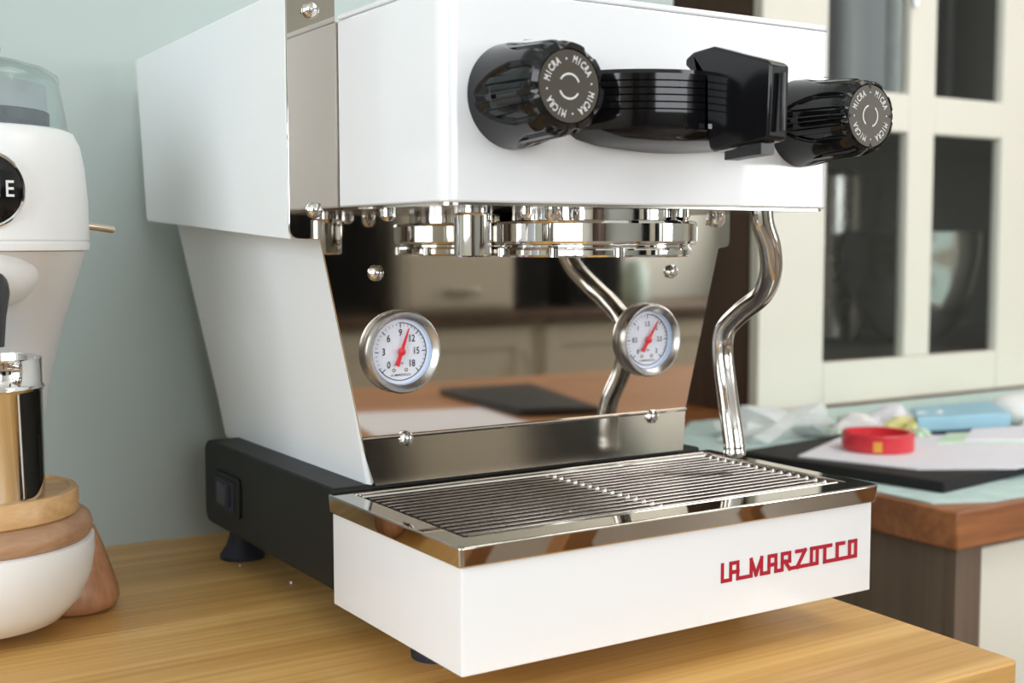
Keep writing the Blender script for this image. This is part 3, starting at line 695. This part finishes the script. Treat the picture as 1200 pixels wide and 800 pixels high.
# steel dosing cup on the wooden plate
uc = Vector((gc.x, gc.y, 0))-Vector((fw.x, fw.y, 0))*0.022+rt*0.010
cupx, cupy = uc.x, uc.y
b = lathe(B(), [(0, 0.0910), (0.0287, 0.0910), (0.0305, 0.0918), (0.0310, 0.0940), (0.0310, 0.1560), (0.0317, 0.1570), (0.0324, 0.1582), (0.0317, 0.1596), (0.0310, 0.1604), (0.0310, 0.1745), (0.0314, 0.1760), (0.0307, 0.1763), (0.0301, 0.1745), (0.0301, 0.0940), (0, 0.0935)], (cupx, cupy, 0), 'z', 96)
tag(obj('dosing_cup', b, M['chrome'], origin=(cupx, cupy, 0.091), angle=50, at_=(cupx, cupy, TOP+0.0913*GS), scale=GS), 'polished steel cup with raised band standing on wooden plate of the grinder', 'cup')

# crumbs on the worktop
for i, (u, v) in enumerate(((281, 662), (341, 682))):
    P = at(u, v, 2, TOP+0.001); b = B(); bmesh.ops.create_icosphere(b, subdivisions=1, radius=0.0011)
    for vt in b.verts: vt.co *= random.uniform(0.7, 1.2)
    bmesh.ops.translate(b, verts=b.verts, vec=(P.x, P.y, TOP+0.0008))
    tag(obj('crumb', b, M['paper'], origin=(P.x, P.y, TOP)), ['white crumb on the worktop near the rear foot of the machine', 'white crumb on the worktop nearer the drip tray'][i], 'crumb', 'crumbs on the worktop')

# ================================================================== BACKGROUND COUNTER
KX, KY = 0.633, 0.1774
w2 = thing('brown_worktop', 'thick reddish brown wooden worktop covered with papers at right', 'worktop', (1.8, 0.7, 0))
nb = 5
for i in range(nb):
    y0, y1 = KY+i*0.21, KY+(i+1)*0.21-0.0004
    obj('board', bx(KX, 3.0, y0, min(y1, 1.24), -0.0365, -0.0002), M['brown'], w2, bev=0.0022 if i == 0 else 0.0006)
c2 = thing('side_cabinet', 'cream base cabinet with taupe side below the brown worktop', 'cabinet', (1.8, 0.7, FZ))
obj('side_panel', bx(0.652, 0.672, 0.205, 1.24, FZ, -0.037), M['taupe'], c2, smooth=False, label='taupe wooden side')
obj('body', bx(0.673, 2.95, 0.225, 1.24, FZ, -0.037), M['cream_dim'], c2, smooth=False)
b = bx(0.653, 0.690, 0.193, 0.2045, FZ, -0.037); obj('stile', b, M['taupe'], c2)
for i in range(4):
    x0 = 0.692+i*0.50
    d = obj('drawer', bx(x0, x0+0.494, 0.195, 0.222, -0.215, -0.045), M['cream'], c2, bev=0.002)
    obj('knob', lathe(B(), [(0, -0.026), (0.012, -0.024), (0.014, -0.018), (0.006, -0.010), (0.006, 0)], (x0+0.247, 0.195, -0.13), 'y', 20), M['brass'], d)
    d = obj('door', bx(x0, x0+0.494, 0.195, 0.222, FZ+0.1, -0.222), M['cream'], c2, bev=0.002)
    obj('knob', lathe(B(), [(0, -0.026), (0.012, -0.024), (0.014, -0.018), (0.006, -0.010), (0.006, 0)], (x0+0.44, 0.195, -0.32), 'y', 20), M['brass'], d)

# glazed dresser standing on that counter
DY = 0.75
def dp(u, v): q = at(u, v, 1, DY); return q.x, q.z
xl = dp(890, 300)[0]; xpl, xp2, xp3, xp4 = dp(967, 300)[0], dp(1062, 300)[0], dp(1092, 300)[0], dp(1171, 300)[0]
zb, zt, zub, zut = dp(1010, 422)[1], dp(1130, 160)[1], dp(1130, 116)[1], 0.80
dr = thing('glazed_dresser', 'cream cabinet with glazed doors and dark walnut side behind counter', 'cabinet', (xl+0.6, 1.0, 0))
DR = 1.24
obj('side_panel', bx(xl, xl+0.018, DY+0.022, DR, 0.001, 1.20), M['walnut'], dr, smooth=False, label='dark walnut side')
obj('side_panel', bx(2.94, 2.958, DY+0.022, DR, 0.001, 1.20), M['walnut'], dr, smooth=False)
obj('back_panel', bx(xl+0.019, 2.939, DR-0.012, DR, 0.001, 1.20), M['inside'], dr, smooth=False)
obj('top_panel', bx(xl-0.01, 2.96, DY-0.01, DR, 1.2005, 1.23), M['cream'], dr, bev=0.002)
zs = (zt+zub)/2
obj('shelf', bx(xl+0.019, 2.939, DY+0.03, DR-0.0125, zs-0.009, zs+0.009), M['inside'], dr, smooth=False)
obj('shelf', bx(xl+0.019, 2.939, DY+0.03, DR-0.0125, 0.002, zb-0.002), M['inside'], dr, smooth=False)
DW = (xp4+ (xpl-xl)) - xl
for k_ in range(3):
    off = k_*(DW+0.004)
    o_ = [(xl+off, xl+off+DW)]
    x0, x1 = o_[0]
    if x1 > 2.98: x1 = 2.95
    b = B(); y0, y1 = DY, DY+0.020
    A, Bx, Cx, Dx = x0+(xpl-xl), x0+(xp2-xl), x0+(xp3-xl), x0+(xp4-xl)
    box(b, x0, A, y0, y1, 0.003, 1.195); box(b, Dx, x1, y0, y1, 0.003, 1.195)
    box(b, A, Dx, y0, y1, 0.003, zb); box(b, A, Dx, y0, y1, zut+0.0, 1.195)
    box(b, Bx, Cx, y0, y1, zb, zut); box(b, A, Bx, y0, y1, zt, zub); box(b, Cx, Dx, y0, y1, zt, zub)
    # stepped moulding round each opening
    door = obj('door', b, M['cream'], dr, bev=0.003)
    for (p, q) in ((A, Bx), (Cx, Dx)):
        for (r_, s_) in ((zb, zt), (zub, zut)):
            obj('pane', bx(p-0.002, q+0.002, DY+0.009, DY+0.0115, r_-0.002, s_+0.002), M['pane'], door, smooth=False)
    obj('hinge', lathe(B(), [(0, -0.02), (0.005, -0.02), (0.005, 0.02), (0, 0.02)], (Bx+0.003, DY-0.004, 0.62), 'z', 12), M['chrome'], door)
# things in the dresser
BY = 0.93
cb = at(1070, 272, 1, BY); rb_ = 0.122; z0 = zb-0.0015; H = cb.z-z0
prof = [(0, 0), (0.32, 0.0), (0.34, 0.03), (0.52, 0.10), (0.74, 0.26), (0.89, 0.50), (0.97, 0.78), (0.99, 0.97), (1.02, 1.0), (1.0, 1.01), (0.96, 0.97), (0.94, 0.78), (0.86, 0.50), (0.70, 0.28), (0.5, 0.14), (0, 0.06)]
tag(obj('mixing_bowl', lathe(B(), [(r*rb_, t*H+z0) for r, t in prof], (cb.x, BY, 0), 'z', 72), M['bowl'], origin=(cb.x, BY, z0)), 'large polished steel mixing bowl behind the lower glass panes', 'bowl')
px = at(975, 200, 1, 1.12)
tag(obj('stock_pot', lathe(B(), [(0, z0), (0.060, z0), (0.063, z0+0.004), (0.063, z0+0.30), (0.066, z0+0.304), (0.061, z0+0.306), (0, z0+0.32)], (px.x, 1.125, 0), 'z', 48), M['brushed'], origin=(px.x, 1.125, z0)), 'tall dull grey pot behind the steel bowl in the glazed cabinet', 'pot')
zz = zs+0.0095
for i, (u, w_, h_, mname) in enumerate(((990, 0.055, 0.26, 'grey_plastic'), (1052, 0.05, 0.30, 'cloth'), (1130, 0.10, 0.24, 'satin_black'))):
    q = at(u, 50, 1, 1.05)
    q = at(u, 50, 1, 0.95); pts = rrect(q.x-w_, q.x+w_, 0.9, 1.02, 0.02, 5)
    b = prism(B(), pts, 'z', zz, zz+h_); 
    o = obj('canister', b, M[mname], origin=(q.x, 0.95, zz), bev=0.004)
    obj('lid', prism(B(), rrect(q.x-w_*0.97, q.x+w_*0.97, 0.902, 1.018, 0.02, 5), 'z', zz+h_+0.0005, zz+h_+0.02), M['satin_black'], o, bev=0.003)
    tag(o, ['grey canister on the upper shelf, left in the upper left pane', 'pale canister on the upper shelf, right in the upper left pane', 'black canister on the upper shelf behind the upper right pane'][i], 'canister', 'canisters on the upper shelf')

# things on the brown worktop
def sheet(name, pts, z0, th, m_, label, cat, bump=0.0, group=None, par=None, bev=0):
    b = prism(B(), pts, 'z', z0, z0+th)
    o = obj(name, b, m_, par, origin=None if par else (sum(p[0] for p in pts)/len(pts), sum(p[1] for p in pts)/len(pts), z0), bev=bev)
    if not par: tag(o, label, cat, group)
    return o
def pz(u, v, z=0.0): q = at(u, v, 2, z); return (q.x, q.y)
sheet('teal_tablecloth', [(0.642, 0.213), (0.70, 0.187), (1.60, 0.187), (1.60, 0.742), (0.80, 0.742), (0.642, 0.60)], 0.0, 0.0016, M['teal'], 'pale teal patterned cloth lying under the black folder', 'cloth')
fp = [pz(862, 530, 0.012), pz(1106, 566, 0.012), pz(1200, 545, 0.012), pz(1270, 528, 0.012), pz(1040, 500, 0.012)]
sheet('black_folder', fp, 0.0018, 0.0115, M['black_card'], 'flat black folder under the white papers on the brown counter', 'folder', bev=0.002)
sheet('white_paper', [pz(935, 534, 0.015), pz(1075, 549, 0.015), pz(1190, 548, 0.015), pz(1290, 528, 0.015), pz(1180, 508, 0.015), pz(985, 512, 0.015)], 0.0135, 0.0016, M['paper'], 'large white paper sheets lying on the black folder', 'paper')
sheet('green_leaflet', [pz(1098, 516, 0.019), pz(1300, 514, 0.019), pz(1240, 498, 0.019), pz(1110, 506, 0.019)], 0.0153, 0.0022, M['paper2'], 'pale green edged leaflet lying on the white papers', 'leaflet')
sheet('white_leaflet', [pz(1130, 513, 0.022), pz(1330, 510, 0.022), pz(1240, 494, 0.022), pz(1140, 500, 0.022)], 0.0177, 0.0022, M['paper'], 'white leaflet on top of the pale green one', 'leaflet')
# red round tin
tq = at(1030, 533, 2, 0.0153); tR = 0.038
tx, ty = tq.x+0.030, tq.y+0.028
tn = obj('red_tin', lathe(B(), [(0, 0.0153), (tR, 0.0153), (tR+0.0012, 0.017), (tR+0.0012, 0.0335), (tR, 0.0350), (tR-0.004, 0.0350), (tR-0.0045, 0.024), (0, 0.024)], (tx, ty, 0), 'z', 64), M['red_plastic'], origin=(tx, ty, 0.0153))
tag(tn, 'round red tin with an orange sticker on the white papers', 'tin')
a_ = math.atan2(CP.y-ty, CP.x-tx)
b = B(); 
for k_ in range(3):
    t0, t1 = a_-0.12+k_*0.08, a_-0.12+(k_+1)*0.08; r = tR+0.0016
    b.faces.new([b.verts.new((tx+r*math.cos(t), ty+r*math.sin(t), z)) for t, z in ((t0, .0175), (t1, .0175), (t1, .029), (t0, .029))])
obj('sticker', b, M['orange'], tn)
def lump(name, c, size, m_, label, cat, seed, sub=3, amp=0.35, group=None):
    rnd = random.Random(seed); b = B(); bmesh.ops.create_icosphere(b, subdivisions=sub, radius=1)
    K = [(Vector((rnd.uniform(-1, 1), rnd.uniform(-1, 1), rnd.uniform(-1, 1))).normalized(), rnd.uniform(3, 8), rnd.uniform(0, 6)) for _ in range(7)]
    for vt in b.verts:
        s = 1+amp*sum(math.sin(vt.co.dot(k_)*f_+p_) for k_, f_, p_ in K)/3.5
        vt.co = Vector((vt.co.x*size[0]*s, vt.co.y*size[1]*s, max(-0.0, vt.co.z*size[2]*s)))
    bmesh.ops.translate(b, verts=b.verts, vec=c)
    o = obj(name, b, m_, origin=c, angle=70 if amp < 0.3 else 25); return tag(o, label, cat, group)
for i, (u, v, s, mm, lab) in enumerate((
        (1012, 506, 0.030, 'white_cloth', 'crumpled white wrapper behind the red tin, at its left'),
        (1045, 500, 0.034, 'paper', 'crumpled white wrapper behind the middle of the red tin'),
        (1072, 505, 0.026, 'yellow', 'yellow foil wrapper behind the red tin, at its right'),
        (1098, 500, 0.028, 'white_cloth', 'crumpled white wrapper between the yellow foil and the blue box'),
        (990, 508, 0.014, 'paper2', 'small green wrapper at the left end of the wrappers'),
        (1092, 511, 0.013, 'paper2', 'small green wrapper beside the yellow foil'))):
    q = at(u, v+4, 2, 0.016); lump('wrapper', (q.x+0.02, q.y+0.03, 0.0155), (s, s*0.7, s*0.62), M[mm], lab, 'wrapper', 11+i, amp=0.45, group='wrappers behind the red tin')
q = at(908, 514, 2, 0.0)
lump('plastic_bag', (q.x+0.03, q.y+0.020, 0.002), (0.095, 0.050, 0.028), M['cloth'], 'crumpled pale plastic bag at the left end of the brown counter', 'bag', 31, amp=0.5)
# light blue box file, tipped
b = prism(B(), [pz(1075, 503, 0.02), pz(1185, 497, 0.02), pz(1160, 482, 0.02), pz(1068, 489, 0.02)], 'z', 0.016, 0.034); 
bo = obj('blue_box', b, M['blue'], origin=(*pz(1120, 495, 0.02), 0.016), bev=0.002); tag(bo, 'flat light blue box lying behind the wrappers', 'box')
obj('edge_band', prism(B(), [pz(1084, 502, 0.02), pz(1186, 497.5, 0.02), pz(1160, 484, 0.02), pz(1076, 490, 0.02)], 'z', 0.0158-0.004, 0.0159), M['navy'], bo)
q = at(1198, 505, 2, 0.0)
lump('folded_cloth', (q.x+0.13, q.y+0.02, 0.003), (0.13, 0.05, 0.065), M['white_cloth'], 'rumpled white cloth at the right edge of the photo by the dresser', 'cloth', 41, amp=0.25)

# ================================================================== ROOM BEHIND THE CAMERA (seen in the polished plate)
TB = thing('wooden_table', 'orange brown wooden table mirrored in the polished plate', 'table', (0.95, -0.86, FZ))
for i in range(4):
    x0 = 0.37+i*0.28
    obj('board', bx(x0, x0+0.2795, -1.12, -0.565, -0.030, -0.0003), M['table'], TB, bev=0.0015)
for x in (0.42, 1.42):
    for y in (-1.07, -0.62): obj('leg', bx(x-0.03, x+0.03, y-0.03, y+0.03, FZ, -0.0305), M['table'], TB, bev=0.003)
sheet('paper_sheet', [(0.385, -0.61), (0.435, -0.83), (0.640, -0.775), (0.605, -0.575)], 0.0, 0.001, M['paper'], 'white paper sheet on the table mirrored at lower left of the plate', 'paper')
sheet('black_tray', [(0.665, -0.95), (0.83, -0.93), (0.745, -0.62), (0.635, -0.665)], 0.0, 0.012, M['black_card'], 'black tray on the table mirrored beside the white paper', 'tray', bev=0.003)
kc = thing('kitchen_units', 'row of cream kitchen base units mirrored in the polished plate', 'cabinet', (2.0, -3.28, FZ))
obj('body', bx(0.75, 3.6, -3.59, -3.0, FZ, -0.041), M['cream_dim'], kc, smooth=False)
x = 0.76
for i, wd in enumerate((0.45, 0.45, 0.52, 0.46, 0.50, 0.42)):
    if x+wd > 3.6: break
    b = bx(x+0.004, x+wd-0.004, -3.0, -2.982, FZ+0.1, -0.055)
    box(b, x+0.004, x+0.07, -2.982, -2.974, FZ+0.1, -0.055); box(b, x+wd-0.07, x+wd-0.004, -2.982, -2.974, FZ+0.1, -0.055)
    box(b, x+0.07, x+wd-0.07, -2.982, -2.974, -0.13, -0.055); box(b, x+0.07, x+wd-0.07, -2.982, -2.974, FZ+0.1, FZ+0.18)
    d = obj('door', b, M['cream_dim'], kc, bev=0.002)
    obj('handle', tube(B(), [(x+wd-0.04, -2.974, -0.15), (x+wd-0.04, -2.95, -0.16), (x+wd-0.04, -2.95, -0.24), (x+wd-0.04, -2.974, -0.25)], 0.005, 10), M['brushed'], d)
    x += wd + (0.06 if i == 2 else 0.0)
kw = obj('kitchen_worktop', bx(0.72, 3.62, -3.59, -2.945, -0.040, -0.0005), M['walnut'], bev=0.003, origin=(2.1, -3.2, -0.04)); tag(kw, 'dark wooden worktop on the mirrored kitchen units', 'worktop')
bb2 = obj('bread_bin', bx(1.68, 2.13, -3.40, -3.02, 0.0, 0.40), M['cream_dim'], origin=(1.9, -3.2, 0), bev=0.012, seg=4); tag(bb2, 'cream bread bin with a dark handle on the mirrored kitchen worktop', 'bread bin')
obj('flap', bx(1.70, 2.11, -3.018, -3.008, 0.02, 0.20), M['cream_dim'], bb2, bev=0.003)
obj('handle', bx(1.83, 1.97, -3.006, -2.99, 0.065, 0.085), M['brushed'], bb2, bev=0.004)
for i, (x, w_, h_, mm, lab) in enumerate(((1.655, 0.018, 0.22, 'walnut', 'slim brown pepper mill left of the mirrored bread bin'), (2.36, 0.028, 0.22, 'cream', 'cream jar between the two dark ovens on the mirrored worktop'), (2.72, 0.030, 0.13, 'yellow', 'small yellow jar on the mirrored worktop before the pale wall'), (2.86, 0.05, 0.17, 'teal', 'teal jar furthest right on the mirrored worktop'))):
    r = w_
    b = lathe(B(), [(0, 0), (r*0.9, 0), (r, 0.008), (r, h_*0.72), (r*0.82, h_*0.86), (r*0.82, h_-0.01), (r*0.7, h_), (0, h_)], (x, -3.24, 0), 'z', 32)
    tag(obj('jar', b, M[mm], origin=(x, -3.24, 0), angle=50), lab, 'jar')
for x0, x1, h_, lab in ((1.14, 1.62, 0.56, 'large black oven left of the bread bin on the mirrored worktop'), (2.15, 2.31, 0.52, 'narrow black appliance just right of the mirrored bread bin'), (2.41, 2.66, 0.50, 'black oven with steel handle right of the cream jar in the mirror')):
    o = obj('oven', bx(x0, x1, -3.45, -3.06, 0.0, h_), M['satin_black'], origin=((x0+x1)/2, -3.25, 0), bev=0.008); tag(o, lab, 'oven')
    obj('oven_door', bx(x0+0.015, x1-0.015, -3.0595, -3.045, 0.03, h_-0.10), M['gloss_black'], o, bev=0.003)
    obj('handle', bx(x0+0.03, x1-0.03, -3.0445, -3.030, h_-0.14, h_-0.125), M['brushed'], o, bev=0.003)
# tall shelving and pictures give the round chrome parts something to mirror
tc_ = obj('tall_cupboard', bx(3.1, 3.68, -0.45, 0.12, FZ, 1.2), M['cream_dim'], origin=(3.4, -0.16, FZ), bev=0.004); tag(tc_, 'tall cream cupboard against the right wall', 'cupboard')
dc = obj('dark_cupboard', bx(-1.88, -1.45, -3.4, -2.5, FZ, 1.1), M['walnut'], origin=(-1.66, -2.9, FZ), bev=0.004); tag(dc, 'dark wooden cupboard beside the left window', 'cupboard')

sc = thing('unseen_shade_jar', 'unseen tall pale jar added left of the grinder to shade the wall', 'jar', (-0.47, 0.29, TOP))  # out of view, added to keep side light off the back wall
obj('body', lathe(B(), [(0, TOP), (0.095, TOP), (0.10, TOP+0.01), (0.10, 0.36), (0.09, 0.38), (0.0, 0.38)], (-0.47, 0.29, 0), 'z', 48), M['grey_plastic'], sc, angle=50)
obj('lid', lathe(B(), [(0, 0.3802), (0.094, 0.3802), (0.096, 0.385), (0.096, 0.405), (0.09, 0.41), (0, 0.41)], (-0.47, 0.29, 0), 'z', 48), M['oak_turned'], sc, angle=50)
